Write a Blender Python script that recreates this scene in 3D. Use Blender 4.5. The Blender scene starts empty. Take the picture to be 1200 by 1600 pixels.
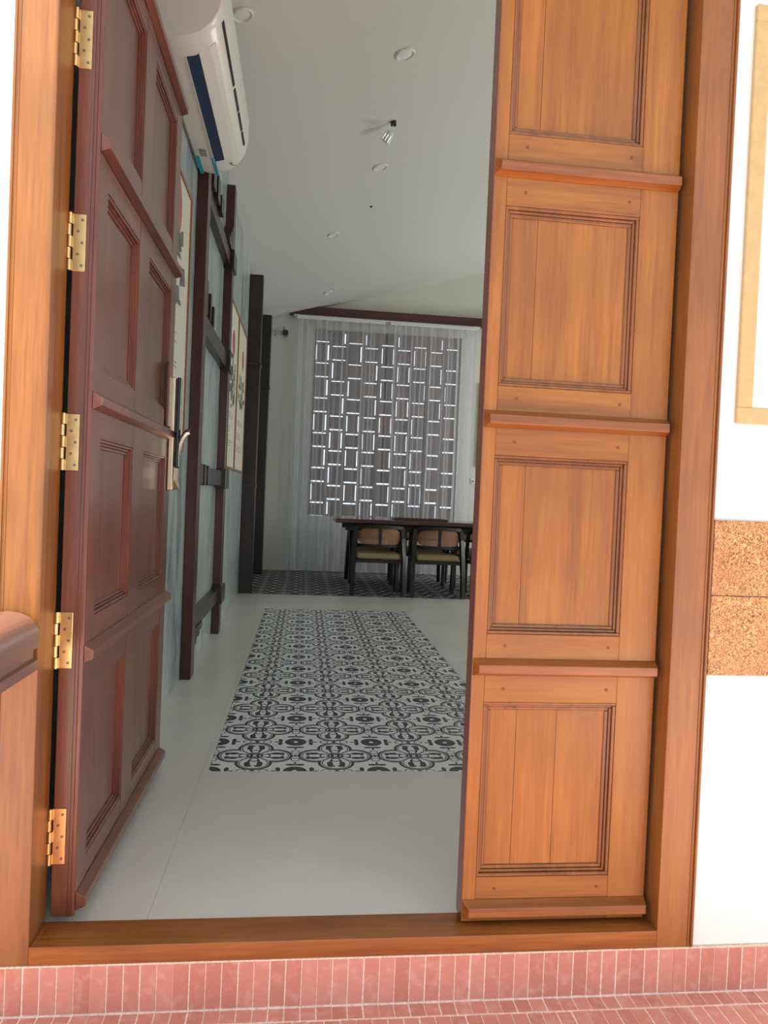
import bpy, bmesh, math, random
from mathutils import Vector, Matrix
random.seed(7)
SC = bpy.context.scene
COL = SC.collection
PI = math.pi

# ---------------------------------------------------------------- camera, sky, sun, exposure
F_PX, YAW, PITCH, ROLL = 1117.65, 0.11132, 0.01927, 0.04217
CAM = Vector((0.6037, -1.7427, 1.12))
fw = Vector((math.sin(YAW)*math.cos(PITCH), math.cos(YAW)*math.cos(PITCH), -math.sin(PITCH)))
rt = Vector((math.cos(YAW), -math.sin(YAW), 0)); up = rt.cross(fw)
r2 = math.cos(ROLL)*rt + math.sin(ROLL)*up; u2 = -math.sin(ROLL)*rt + math.cos(ROLL)*up
cd = bpy.data.cameras.new('camera'); cam = bpy.data.objects.new('camera', cd); COL.objects.link(cam)
cam.matrix_world = Matrix(((r2.x, u2.x, -fw.x, CAM.x), (r2.y, u2.y, -fw.y, CAM.y), (r2.z, u2.z, -fw.z, CAM.z), (0, 0, 0, 1)))
cd.sensor_fit = 'AUTO'; cd.sensor_width = 36; cd.lens = F_PX*36/1600; cd.clip_start = 0.02; cd.clip_end = 200
SC.camera = cam

W = bpy.data.worlds.new('sky'); SC.world = W; W.use_nodes = True
bg = W.node_tree.nodes['Background']
bg.inputs[0].default_value = (0.86, 0.94, 1.0, 1); bg.inputs[1].default_value = 1.5
sd = bpy.data.lights.new('sun', 'SUN'); sd.energy = 15; sd.angle = math.radians(0.6); sd.color = (1, .95, .86)
sun = bpy.data.objects.new('sun', sd); COL.objects.link(sun)
sun.rotation_euler = Vector((0, -.30, .95)).to_track_quat('Z', 'Y').to_euler()

def window_light(name, loc, sx, sy, target, power, color=(1, .99, .93)):
    l = bpy.data.lights.new(name, 'AREA'); l.shape = 'RECTANGLE'; l.size = sx; l.size_y = sy; l.energy = power; l.color = color
    o = bpy.data.objects.new(name, l); COL.objects.link(o); o.location = loc
    o.rotation_euler = (Vector(loc)-Vector(target)).to_track_quat('Z', 'Y').to_euler()
    return o
window_light('window_daylight', (5.9, 3.0, 1.9), 1.6, 1.5, (0, 3.0, 1.9), 62)  # added fill lamp that brightens the dim room, set at a made-up window
window_light('window_daylight', (5.95, 7.4, 1.9), 1.6, 1.5, (0, 8.2, 2.0), 75)  # second added fill lamp, aimed along the curtains to light their folds

SC.view_settings.view_transform = 'Standard'; SC.view_settings.look = 'None'
SC.view_settings.exposure = 0.0; SC.view_settings.gamma = 1; SC.view_settings.use_curve_mapping = False

# ---------------------------------------------------------------- node helpers
def newmat(name):
    m = bpy.data.materials.new(name); m.use_nodes = True
    return m, m.node_tree, m.node_tree.nodes['Principled BSDF']
class G:
    def __init__(s, nt): s.nt = nt
    def n(s, t, **k):
        x = s.nt.nodes.new(t)
        for a, b in k.items(): setattr(x, a, b)
        return x
    def set(s, sock, v):
        if isinstance(v, bpy.types.NodeSocket): s.nt.links.new(v, sock)
        else: sock.default_value = v
    def m(s, op, a, b=0.0, c=0.0):
        x = s.n('ShaderNodeMath', operation=op)
        s.set(x.inputs[0], a); s.set(x.inputs[1], b)
        if op in ('MULTIPLY_ADD', 'COMPARE', 'SMOOTH_MIN'): s.set(x.inputs[2], c)
        return x.outputs[0]
    def coord(s, scale=(1, 1, 1), loc=(0, 0, 0), kind='Object'):
        t = s.n('ShaderNodeTexCoord'); mp = s.n('ShaderNodeMapping')
        s.nt.links.new(t.outputs[kind], mp.inputs[0]); mp.inputs['Scale'].default_value = scale; mp.inputs['Location'].default_value = loc
        return mp.outputs[0]
    def noise(s, vec, scale=5, detail=4, rough=.55, dist=0):
        x = s.n('ShaderNodeTexNoise'); s.nt.links.new(vec, x.inputs['Vector'])
        x.inputs['Scale'].default_value = scale; x.inputs['Detail'].default_value = detail
        x.inputs['Roughness'].default_value = rough; x.inputs['Distortion'].default_value = dist
        return x.outputs['Fac']
    def ramp(s, fac, stops, interp='LINEAR'):
        x = s.n('ShaderNodeValToRGB'); s.set(x.inputs[0], fac); e = x.color_ramp.elements; x.color_ramp.interpolation = interp
        while len(e) < len(stops): e.new(.5)
        for i, (p, c) in enumerate(stops): e[i].position = p; e[i].color = (*c, 1)
        return x.outputs[0]
    def mix(s, fac, a, b, mode='MIX'):
        x = s.n('ShaderNodeMix', data_type='RGBA', blend_type=mode)
        s.set(x.inputs[0], fac)
        for i, v in ((6, a), (7, b)):
            if isinstance(v, tuple): x.inputs[i].default_value = (*v, 1)
            else: s.nt.links.new(v, x.inputs[i])
        return x.outputs[2]
    def bump(s, h, strength, dist=.002):
        x = s.n('ShaderNodeBump'); s.nt.links.new(h, x.inputs['Height']); x.inputs['Strength'].default_value = strength; x.inputs['Distance'].default_value = dist
        return x.outputs[0]

def plain(name, c, rough=.5, metal=0, coat=0, bumpy=0, scale=40, var=.06):
    m, nt, p = newmat(name); g = G(nt)
    v = g.coord(); n = g.noise(v, scale, 3)
    lo = tuple(max(0, x*(1-var)) for x in c); hi = tuple(min(1, x*(1+var)) for x in c)
    nt.links.new(g.ramp(n, [(.35, lo), (.65, hi)]), p.inputs['Base Color'])
    p.inputs['Roughness'].default_value = rough; p.inputs['Metallic'].default_value = metal; p.inputs['Coat Weight'].default_value = coat
    if bumpy: nt.links.new(g.bump(n, bumpy), p.inputs['Normal'])
    return m

def wood(name, axis, dark, mid, light, rough=.32, coat=.25, knots=True, crough=.2, spec=.5):
    m, nt, p = newmat(name); g = G(nt)
    S = {'x': (1.3, 26, 26), 'y': (26, 1.3, 26), 'z': (26, 26, 1.3)}[axis]
    oi = g.n('ShaderNodeObjectInfo')
    t = g.n('ShaderNodeTexCoord'); ad = g.n('ShaderNodeVectorMath', operation='ADD'); sc = g.n('ShaderNodeVectorMath', operation='SCALE')
    cmb = g.n('ShaderNodeCombineXYZ')
    for i in range(3): nt.links.new(oi.outputs['Random'], cmb.inputs[i])
    nt.links.new(cmb.outputs[0], sc.inputs[0]); sc.inputs['Scale'].default_value = 7.0
    nt.links.new(t.outputs['Object'], ad.inputs[0]); nt.links.new(sc.outputs[0], ad.inputs[1])
    def mp(sca):
        q = g.n('ShaderNodeMapping'); nt.links.new(ad.outputs[0], q.inputs[0]); q.inputs['Scale'].default_value = sca; return q.outputs[0]
    fine = g.noise(mp(tuple(a*5 for a in S)), 1, 4, .6)
    band = g.noise(mp(S), .6, 4, .6, .8)
    blot = g.noise(mp((2.2, 2.2, 2.2)), 1.3, 2, .5)
    f = g.m('ADD', g.m('MULTIPLY', band, .62), g.m('MULTIPLY', fine, .38))
    c = g.ramp(f, [(.33, dark), (.5, mid), (.66, light)])
    c = g.mix(g.m('MULTIPLY', g.ramp(blot, [(.42, (0, 0, 0)), (.68, (1, 1, 1))]), .45), c, tuple(x*.62 for x in mid))
    if knots:
        K = {'x': (.9, 3.2, 3.2), 'y': (3.2, .9, 3.2), 'z': (3.2, 3.2, .9)}[axis]
        vo = g.n('ShaderNodeTexVoronoi'); nt.links.new(mp(K), vo.inputs['Vector']); vo.inputs['Scale'].default_value = 1.15
        kf = g.ramp(vo.outputs['Distance'], [(.03, (1, 1, 1)), (.13, (0, 0, 0))])
        c = g.mix(g.m('MULTIPLY', kf, .6), c, tuple(x*.28 for x in mid))
    # piece-to-piece tone
    tone = g.n('ShaderNodeMapRange'); nt.links.new(oi.outputs['Random'], tone.inputs[0]); tone.inputs[3].default_value = .94; tone.inputs[4].default_value = 1.06
    hs = g.n('ShaderNodeHueSaturation'); nt.links.new(c, hs.inputs['Color']); nt.links.new(tone.outputs[0], hs.inputs['Value'])
    nt.links.new(hs.outputs[0], p.inputs['Base Color'])
    p.inputs['Roughness'].default_value = rough; p.inputs['Coat Weight'].default_value = coat; p.inputs['Coat Roughness'].default_value = crough; p.inputs['Specular IOR Level'].default_value = spec
    nt.links.new(g.bump(f, .25, .0015), p.inputs['Normal'])
    return m
D, MI, L = (.18, .058, .008), (.275, .103, .014), (.345, .142, .024)
WZ = wood('teak_upright_grain', 'z', D, MI, L, coat=.2, spec=.45); WX = wood('teak_across_grain', 'x', D, MI, L, coat=.2, spec=.45)
BRX = wood('dark_stained_bar', 'x', (.12, .035, .007), (.215, .070, .012), (.29, .10, .02), coat=.3, knots=False)  # rail bars in a darker tone than the leaf
MOZ = wood('stained_moulding', 'z', (.11, .035, .007), (.195, .068, .012), (.26, .095, .018), coat=.3, knots=False)  # panel moulding darkened in colour to stand for its shadow lines
EDGE = wood('red_leaf_edge', 'z', (.07, .014, .008), (.12, .022, .012), (.16, .034, .018), coat=.2, knots=False)  # red edge wood, its shaded side put into the darker colour
JZ = wood('frame_upright_grain', 'z', (.14, .044, .006), (.235, .084, .011), (.30, .115, .018), rough=.45, coat=.45, crough=.42); JX = wood('frame_across_grain', 'x', (.12, .036, .008), (.24, .076, .015), (.33, .12, .026))
RD = ((.085, .026, .013), (.135, .041, .020), (.19, .064, .032))  # same teak on the open leaf, its dimmer indoor light put into the colour
RZ = wood('red_teak_upright_grain', 'z', *RD, rough=.32, coat=.4); RY = wood('red_teak_depth_grain', 'y', *RD, rough=.32, coat=.4)
PEGM = plain('peg_wood', (.15, .045, .012), .5)
SEAM = plain('dark_seam', (.06, .018, .008), .6)
PZ = wood('dark_post_upright', 'z', (.035, .011, .008), (.06, .018, .013), (.09, .027, .02), .35, .2, False)
PY = wood('dark_post_along', 'y', (.012, .007, .006), (.022, .011, .009), (.035, .015, .012), .35, .2, False)
DKX = wood('dark_furniture', 'x', (.006, .004, .004), (.010, .006, .006), (.018, .009, .008), .5, .0, False)
DKZ = wood('dark_furniture_upright', 'z', (.006, .004, .004), (.010, .007, .006), (.016, .010, .008), .35, .2, False)
DKZ2 = wood('near_black_post', 'z', (.010, .006, .005), (.018, .010, .008), (.03, .014, .011), .4, .1, False)
PELM = wood('beam_wood', 'x', (.05, .015, .012), (.085, .024, .018), (.12, .035, .028), .4, .1, False)
WHITE = plain('outside_white_paint', (.73, .775, .77), .7, bumpy=.15, scale=90, var=.015)
CREAM = plain('inside_cream_paint', (.66, .665, .60), .75, bumpy=.1, scale=80, var=.015)
CEIL = plain('ceiling_paint', (.66, .665, .64), .8, bumpy=.08, scale=60, var=.015)
TAN = plain('tan_band_paint', (.47, .355, .17), .6, var=.05)
GOLD = plain('brass', (.72, .52, .24), .28, 1, var=.08)
PALEGOLD = plain('satin_gold', (.85, .72, .50), .25, .9, var=.03)
BLACK = plain('black_gloss', (.012, .014, .018), .18, 0, .3)
SCREW = plain('screw_steel', (.22, .19, .17), .35, 1)
DARKGAP = plain('dark_gap', (.012, .014, .02), .8)
ACW = plain('white_plastic', (.74, .75, .70), .35, 0, .2, var=.01)
NAVY = plain('louvre_navy', (.02, .035, .09), .35)
TAPE = plain('blue_tape', (.02, .36, .52), .4)
GREYP = plain('print_grey', (.22, .22, .21), .6)
CHROME = plain('chrome', (.75, .76, .76), .2, 1)
PAPER = plain('poster_cream', (.62, .60, .49), .55, var=.02)
PGREYB = plain('print_light_grey', (.34, .36, .35), .5, var=.2, scale=20)
PRED = plain('print_red', (.42, .10, .08), .5)
PDARK = plain('print_dark', (.10, .10, .10), .5, var=.5, scale=25)
PGREEN = plain('print_green', (.30, .42, .34), .5, var=.2, scale=12)
FRAMEB = plain('poster_frame_brown', (.28, .14, .08), .45, var=.1)
SEAT = plain('seat_tan', (.33, .24, .13), .75, bumpy=.2, scale=200)
CONC = plain('porch_roof_concrete', (.62, .60, .57), .8)
GROUT = plain('grout_pink', (.80, .62, .55), .9, bumpy=.5, scale=120, var=.15)
TRACK = plain('curtain_track_white', (.75, .76, .75), .5)

def mat_marble():
    m, nt, p = newmat('veined_marble'); g = G(nt)
    n1 = g.noise(g.coord((1, 2.2, .55)), 1.6, 6, .65, 1.5); n2 = g.noise(g.coord((1, 5, .9)), 3, 5, .6, 1)
    c = g.ramp(n1, [(.34, (.13, .18, .20)), (.45, (.29, .35, .355)), (.56, (.42, .48, .45)), (.72, (.52, .57, .52))])
    vein = g.ramp(g.m('ABSOLUTE', g.m('SUBTRACT', n2, .5)), [(.0, (1, 1, 1)), (.035, (0, 0, 0))])
    c = g.mix(g.m('MULTIPLY', vein, .5), c, (.14, .19, .24))
    nt.links.new(c, p.inputs['Base Color']); p.inputs['Roughness'].default_value = .28
    return m
MARBLE = mat_marble()

def mat_granite():
    m, nt, p = newmat('speckled_granite'); g = G(nt)
    v = g.coord(kind='Object')
    n = g.noise(v, 120, 5, .75, 2.5); b = g.noise(v, 7, 3, .6)
    c = g.ramp(n, [(.38, (.05, .014, .008)), (.46, (.24, .075, .018)), (.52, (.48, .23, .06)), (.59, (.74, .52, .24))])
    c = g.mix(g.m('MULTIPLY', g.ramp(b, [(.42, (0, 0, 0)), (.62, (1, 1, 1))]), .45), c, (.34, .15, .07))
    nt.links.new(c, p.inputs['Base Color']); p.inputs['Roughness'].default_value = .35
    return m
GRANITE = mat_granite()

def mat_brick():
    m, nt, p = newmat('red_brick_tile'); g = G(nt)
    oi = g.n('ShaderNodeObjectInfo'); v = g.coord()
    n = g.noise(v, 30, 4)
    c = g.ramp(oi.outputs['Random'], [(0, (.50, .20, .15)), (.5, (.56, .235, .18)), (1, (.60, .27, .215))])
    c = g.mix(g.m('MULTIPLY', g.ramp(n, [(.5, (0, 0, 0)), (.75, (1, 1, 1))]), .5), c, (.70, .45, .40))
    nt.links.new(c, p.inputs['Base Color']); p.inputs['Roughness'].default_value = .75
    nt.links.new(g.bump(n, .4, .002), p.inputs['Normal'])
    return m
BRICK = mat_brick()

def mat_floor():
    m, nt, p = newmat('glossy_floor_tile'); g = G(nt)
    n = g.noise(g.coord((1, 1, 1)), 1.8, 5, .6, .6)
    nt.links.new(g.ramp(n, [(.3, (.57, .565, .52)), (.7, (.63, .625, .58))]), p.inputs['Base Color'])
    p.inputs['Roughness'].default_value = .27; p.inputs['Specular IOR Level'].default_value = .5
    return m
FLOORT = mat_floor()

def mat_pattern():
    """ornamental cement tile: quatrefoil outline, leaf blobs, corner discs, all as distance functions"""
    m, nt, p = newmat('ornamental_tile'); g = G(nt)
    t = g.n('ShaderNodeTexCoord'); s = g.n('ShaderNodeSeparateXYZ'); nt.links.new(t.outputs['Object'], s.inputs[0])
    P = .343
    ax = g.m('ABSOLUTE', g.m('DIVIDE', s.outputs[0], P)); ay = g.m('ABSOLUTE', g.m('DIVIDE', s.outputs[1], P))
    u = g.m('MAXIMUM', ax, ay); v = g.m('MINIMUM', ax, ay)
    def dist(cu, cv, su=1., sv=1.):
        a = g.m('DIVIDE', g.m('SUBTRACT', u, cu), su); b = g.m('DIVIDE', g.m('SUBTRACT', v, cv), sv)
        return g.m('SQRT', g.m('ADD', g.m('MULTIPLY', a, a), g.m('MULTIPLY', b, b)))
    def band(d, r, w): return g.m('LESS_THAN', g.m('ABSOLUTE', g.m('SUBTRACT', d, r)), w)
    masks = []
    A = dist(.245, 0)
    masks.append(band(A, .205, .019)); masks.append(band(A, .170, .007))
    masks.append(g.m('LESS_THAN', dist(.270, .075, .070, .038), 1))
    masks.append(g.m('LESS_THAN', dist(.340, .060, .028, .048), 1))
    masks.append(g.m('LESS_THAN', dist(.185, .060, .05, .015), 1))
    masks.append(band(dist(.14, .0), .05, .010))
    masks.append(g.m('LESS_THAN', dist(.055, .05, .04, .018), 1))
    Cn = dist(.5, .5)
    masks.append(band(Cn, .085, .055))
    masks.append(g.m('MULTIPLY', band(Cn, .190, .014), g.m('GREATER_THAN', g.m('SUBTRACT', u, v), .11)))
    masks.append(g.m('LESS_THAN', dist(.44, .30, .055, .028), 1))
    masks.append(g.m('LESS_THAN', dist(.5, .255, .016, .04), 1))
    masks.append(g.m('LESS_THAN', g.m('ADD', g.m('ABSOLUTE', g.m('SUBTRACT', u, .5)), v), .038))
    masks.append(band(dist(.5, .13), .05, .007))
    out = masks[0]
    for k in masks[1:]: out = g.m('MAXIMUM', out, k)
    n = g.noise(g.coord(), 12, 3)
    light = g.ramp(n, [(.3, (.60, .64, .65)), (.7, (.68, .71, .72))])
    c = g.mix(out, light, (.028, .034, .042))
    nt.links.new(c, p.inputs['Base Color']); p.inputs['Roughness'].default_value = .34
    return m
PATT = mat_pattern()

def mat_dark_pattern():
    m, nt, p = newmat('small_diamond_tile'); g = G(nt)
    t = g.n('ShaderNodeTexCoord'); s = g.n('ShaderNodeSeparateXYZ'); nt.links.new(t.outputs['Object'], s.inputs[0])
    P = .26
    fx = g.m('ABSOLUTE', g.m('SUBTRACT', g.m('FRACT', g.m('DIVIDE', g.m('ADD', s.outputs[0], 20), P)), .5))
    fy = g.m('ABSOLUTE', g.m('SUBTRACT', g.m('FRACT', g.m('DIVIDE', g.m('ADD', s.outputs[1], 20), P)), .5))
    d = g.m('ADD', fx, fy)
    a = g.m('LESS_THAN', g.m('ABSOLUTE', g.m('SUBTRACT', d, .36)), .045)
    b = g.m('LESS_THAN', d, .12); e = g.m('GREATER_THAN', d, .82)
    w = g.m('MAXIMUM', a, g.m('MAXIMUM', b, e))
    c = g.mix(w, (.016, .018, .022), (.58, .59, .59))
    nt.links.new(c, p.inputs['Base Color']); p.inputs['Roughness'].default_value = .6
    return m
DARKT = mat_dark_pattern()

def mat_sheer(name, op):
    m, nt, p = newmat(name); g = G(nt)
    out = nt.nodes['Material Output']
    tr = g.n('ShaderNodeBsdfTransparent'); tr.inputs[0].default_value = (.96, .97, 1, 1)
    di = g.n('ShaderNodeBsdfDiffuse'); di.inputs[0].default_value = (.93, .94, .96, 1)
    tl = g.n('ShaderNodeBsdfTranslucent'); tl.inputs[0].default_value = (.82, .85, .9, 1)
    a = g.n('ShaderNodeMixShader'); a.inputs[0].default_value = .5
    nt.links.new(di.outputs[0], a.inputs[1]); nt.links.new(tl.outputs[0], a.inputs[2])
    b = g.n('ShaderNodeMixShader')
    g.set(b.inputs[0], op)
    nt.links.new(tr.outputs[0], b.inputs[1]); nt.links.new(a.outputs[0], b.inputs[2]); nt.links.new(b.outputs[0], out.inputs[0])
    return m
SHEER = mat_sheer('sheer_curtain_cloth', .30); CREASE = mat_sheer('pleat_crease_cloth', .82)  # opaque crest strips put the folds' bright lines into the cloth

def mat_block():
    m, nt, p = newmat('screen_block'); g = G(nt)
    oi = g.n('ShaderNodeObjectInfo')
    c = g.ramp(oi.outputs['Random'], [(0, (.20, .17, .18)), (.6, (.27, .23, .23)), (1, (.32, .22, .20))])
    nt.links.new(c, p.inputs['Base Color']); p.inputs['Roughness'].default_value = .8
    return m
BLOCK = mat_block()

def mat_cane():
    m, nt, p = newmat('woven_cane'); g = G(nt); out = nt.nodes['Material Output']
    t = g.n('ShaderNodeTexCoord'); s = g.n('ShaderNodeSeparateXYZ'); nt.links.new(t.outputs['Object'], s.inputs[0])
    fx = g.m('FRACT', g.m('MULTIPLY', g.m('ADD', s.outputs[0], 5), 62)); fz = g.m('FRACT', g.m('MULTIPLY', s.outputs[2], 62))
    hole = g.m('MULTIPLY', g.m('GREATER_THAN', fx, .62), g.m('GREATER_THAN', fz, .62))
    p.inputs['Base Color'].default_value = (.34, .17, .09, 1); p.inputs['Roughness'].default_value = .6
    tr = g.n('ShaderNodeBsdfTransparent'); mx = g.n('ShaderNodeMixShader')
    nt.links.new(hole, mx.inputs[0]); nt.links.new(p.outputs[0], mx.inputs[1]); nt.links.new(tr.outputs[0], mx.inputs[2]); nt.links.new(mx.outputs[0], out.inputs[0])
    return m
CANE = mat_cane()

def mat_glass():
    m, nt, p = newmat('clear_glass'); p.inputs['Transmission Weight'].default_value = 1; p.inputs['Roughness'].default_value = .05; p.inputs['IOR'].default_value = 1.45
    return m
GLASS = mat_glass()
def mat_lamp():
    m, nt, p = newmat('lamp_diffuser'); p.inputs['Base Color'].default_value = (.8, .8, .78, 1); p.inputs['Roughness'].default_value = .4
    return m
LAMPD = mat_lamp()

# ---------------------------------------------------------------- mesh helpers (world coordinates in, local mesh out)
def tag(o, label=None, cat=None, group=None, kind=None):
    if label: o['label'] = label
    if cat: o['category'] = cat
    if group: o['group'] = group
    if kind: o['kind'] = kind
    return o
def thing(name, loc, label, cat, group=None, kind=None):
    o = bpy.data.objects.new(name, None); COL.objects.link(o); o.location = loc; o.empty_display_size = .05
    return tag(o, label, cat, group, kind)
def wloc(o):
    v = Vector((0, 0, 0))
    while o is not None: v += o.location; o = o.parent
    return v
class MB:
    def __init__(s): s.v = []; s.f = []
    def box(s, x0, x1, y0, y1, z0, z1, ch=0.0):
        if ch <= 0:
            b = len(s.v)
            s.v += [(x, y, z) for z in (z0, z1) for y in (y0, y1) for x in (x0, x1)]
            s.f += [[b+i for i in q] for q in ((0, 2, 3, 1), (4, 5, 7, 6), (0, 1, 5, 4), (2, 6, 7, 3), (1, 3, 7, 5), (0, 4, 6, 2))]
            return s
        bm = bmesh.new(); bmesh.ops.create_cube(bm, size=1)
        for w in bm.verts: w.co = Vector(((x0+x1)/2+w.co.x*(x1-x0), (y0+y1)/2+w.co.y*(y1-y0), (z0+z1)/2+w.co.z*(z1-z0)))
        bmesh.ops.bevel(bm, geom=bm.edges[:], offset=min(ch, .45*min(x1-x0, y1-y0, z1-z0)), segments=1, affect='EDGES', profile=.5)
        s.add(bm); bm.free(); return s
    def add(s, bm):
        b = len(s.v); bm.verts.index_update()
        s.v += [tuple(w.co) for w in bm.verts]; s.f += [[b+w.index for w in f.verts] for f in bm.faces]
    def prism(s, pts, axis, a0, a1):
        """pts: 2D polygon; axis: 'x','y' or 'z' extrusion direction"""
        def P(p, a): return {'y': (p[0], a, p[1]), 'x': (a, p[0], p[1]), 'z': (p[0], p[1], a)}[axis]
        b = len(s.v); n = len(pts)
        s.v += [P(p, a0) for p in pts] + [P(p, a1) for p in pts]
        s.f += [[b+i for i in range(n)][::-1], [b+n+i for i in range(n)]]
        s.f += [[b+i, b+(i+1) % n, b+n+(i+1) % n, b+n+i] for i in range(n)]
        return s
    def cyl(s, c, r, h, axis='z', seg=24, r2=None):
        r2 = r if r2 is None else r2; b = len(s.v)
        for rr, t in ((r, 0), (r2, h)):
            for i in range(seg):
                a = 2*PI*i/seg; p, q = rr*math.cos(a), rr*math.sin(a)
                s.v.append({'z': (c[0]+p, c[1]+q, c[2]+t), 'y': (c[0]+p, c[1]+t, c[2]+q), 'x': (c[0]+t, c[1]+p, c[2]+q)}[axis])
        s.f += [[b+i for i in range(seg)][::-1], [b+seg+i for i in range(seg)]]
        s.f += [[b+i, b+(i+1) % seg, b+seg+(i+1) % seg, b+seg+i] for i in range(seg)]
        return s
    def sweep(s, path, w, h, close=False):
        """rectangular section (w across in plan, h tall) along a path of points"""
        b = len(s.v); n = len(path)
        for i, p in enumerate(path):
            p = Vector(p); a = Vector(path[max(0, i-1)]); c = Vector(path[min(n-1, i+1)]); t = (c-a).normalized()
            side = t.cross(Vector((0, 0, 1)))
            side = Vector((1, 0, 0)) if side.length < 1e-4 else side.normalized()
            u = side.cross(t).normalized()
            ww = w[i] if isinstance(w, (list, tuple)) else w; hh = h[i] if isinstance(h, (list, tuple)) else h
            for sx, sy in ((-1, -1), (1, -1), (1, 1), (-1, 1)): s.v.append(tuple(p+side*sx*ww/2+u*sy*hh/2))
        for i in range(n-1):
            for k in range(4):
                s.f.append([b+4*i+k, b+4*i+(k+1) % 4, b+4*i+4+(k+1) % 4, b+4*i+4+k])
        s.f += [[b+3, b+2, b+1, b], [b+4*n-4, b+4*n-3, b+4*n-2, b+4*n-1]]
        return s
    def build(s, name, mat, parent=None, smooth=False, bevel=0.0, origin=None):
        off = wloc(parent) if parent is not None else Vector((0, 0, 0))
        loc = Vector((0, 0, 0))
        if origin is not None: loc = Vector(origin)-off; off = Vector(origin)
        me = bpy.data.meshes.new(name)
        me.from_pydata([(a-off.x, b-off.y, c-off.z) for a, b, c in s.v], [], s.f); me.update()
        bm = bmesh.new(); bm.from_mesh(me); bmesh.ops.recalc_face_normals(bm, faces=bm.faces[:]); bm.to_mesh(me); bm.free()
        me.materials.append(mat)
        if smooth:
            for q in me.polygons: q.use_smooth = True
            try: me.set_sharp_from_angle(angle=math.radians(35))
            except Exception: pass
        o = bpy.data.objects.new(name, me); COL.objects.link(o); o.parent = parent; o.location = loc
        if bevel:
            bv = o.modifiers.new('bevel', 'BEVEL'); bv.width = bevel; bv.segments = 2; bv.limit_method = 'ANGLE'
        return o
def copy_tree(o, parent=None):
    c = o.copy(); COL.objects.link(c); c.parent = parent
    for ch in list(o.children): copy_tree(ch, c)
    return c

# ================================================================ THE SETTING
CZ0, CSL, RIDGE = 3.63, .29, 3.3
def cz(x): return CZ0+CSL*(x+.0875) if x <= RIDGE else CZ0+CSL*(RIDGE+.0875)-CSL*(x-RIDGE)
XL, XR, YF, YB = -.0875, 6.1, .11, 8.87

# --- inside floor: base slab, large pale tiles, ornamental carpet of tiles, dark patterned tiles
fl = tag(MB().box(-.6, 6.3, .112, 9.3, -.12, -.0025).build('floor', GROUT), 'pale glossy tiled floor inside the doorway', 'floor', kind='structure')
RX0, RY0, P = .265, 1.152, .343
RX1, RY1 = RX0+4*P, RY0+12*P
ys = [.112, RY0, RY0+1.03, RY0+2.06, RY0+3.09, RY1, 6.29]
def ftile(x0, x1, y0, y1): MB().box(x0+.0004, x1-.0004, y0+.0004, y1-.0004, -.003, 0, .0003).build('tile', FLOORT, fl)
for i in range(len(ys)-1):
    cells = [XL, .24, 1.44, 2.64, 3.84, 5.04, XR] if not 1 <= i <= 4 else [XL, .24, RX0, None, RX1, 2.64, 3.84, 5.04, XR]
    for a, b in zip(cells, cells[1:]):
        if a is not None and b is not None: ftile(a, b, ys[i], ys[i+1])
tm = None
for j in range(12):
    for i in range(4):
        x, y = RX0+P*(i+.5), RY0+P*(j+.5)
        if tm is None:
            o = MB().box(x-P/2+.0004, x+P/2-.0004, y-P/2+.0004, y+P/2-.0004, -.0024, .0004, .0004).build('patterned_tile', PATT, fl, origin=(x, y, 0)); tm = o
        else:
            o = tm.copy(); COL.objects.link(o); o.parent = fl; o.location = (x, y, 0)
dt = MB()
nx = 9
for i in range(nx):
    for j in range(4):
        x0 = XL+(XR-XL)*i/nx; y0 = 6.29+2.58*j/4
        dt.box(x0+.001, x0+(XR-XL)/nx-.001, y0+.001, y0+.645-.001, -.0024, .0005)
tag(dt.build('dark_patterned_tiles', DARKT, fl), 'black and white small diamond patterned tiles', kind='stuff')

# --- walls and ceiling
wl = tag(MB().box(XL-.2, XL, YF, YB+.2, -.1, CZ0+.02).build('wall_left', MARBLE), 'left wall clad in veined grey-blue marble', 'wall', kind='structure')
def gable(x0, x1, z0, y0, y1, mb):
    pts = [(x0, z0), (x1, z0), (x1, cz(x1)+.05)]
    if x0 < RIDGE < x1: pts.append((RIDGE, cz(RIDGE)+.05))
    pts.append((x0, cz(x0)+.05)); mb.prism(pts, 'y', y0, y1)
LX0, LX1, LZ0, LZ1 = .66, 2.86, .82, 3.57        # opening of the perforated screen
wb = MB(); gable(XL-.2, LX0, -.1, YB, YB+.15, wb); gable(LX1, XR+.1, -.1, YB, YB+.15, wb)
wb.box(LX0, LX1, YB, YB+.15, -.1, LZ0); wb.prism([(LX0, LZ1), (LX1, LZ1), (LX1, cz(LX1)+.05), (LX0, cz(LX0)+.05)], 'y', YB, YB+.15)
wbk = tag(wb.build('wall_back', CREAM), 'cream far wall with the perforated block screen', 'wall', kind='structure')
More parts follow.
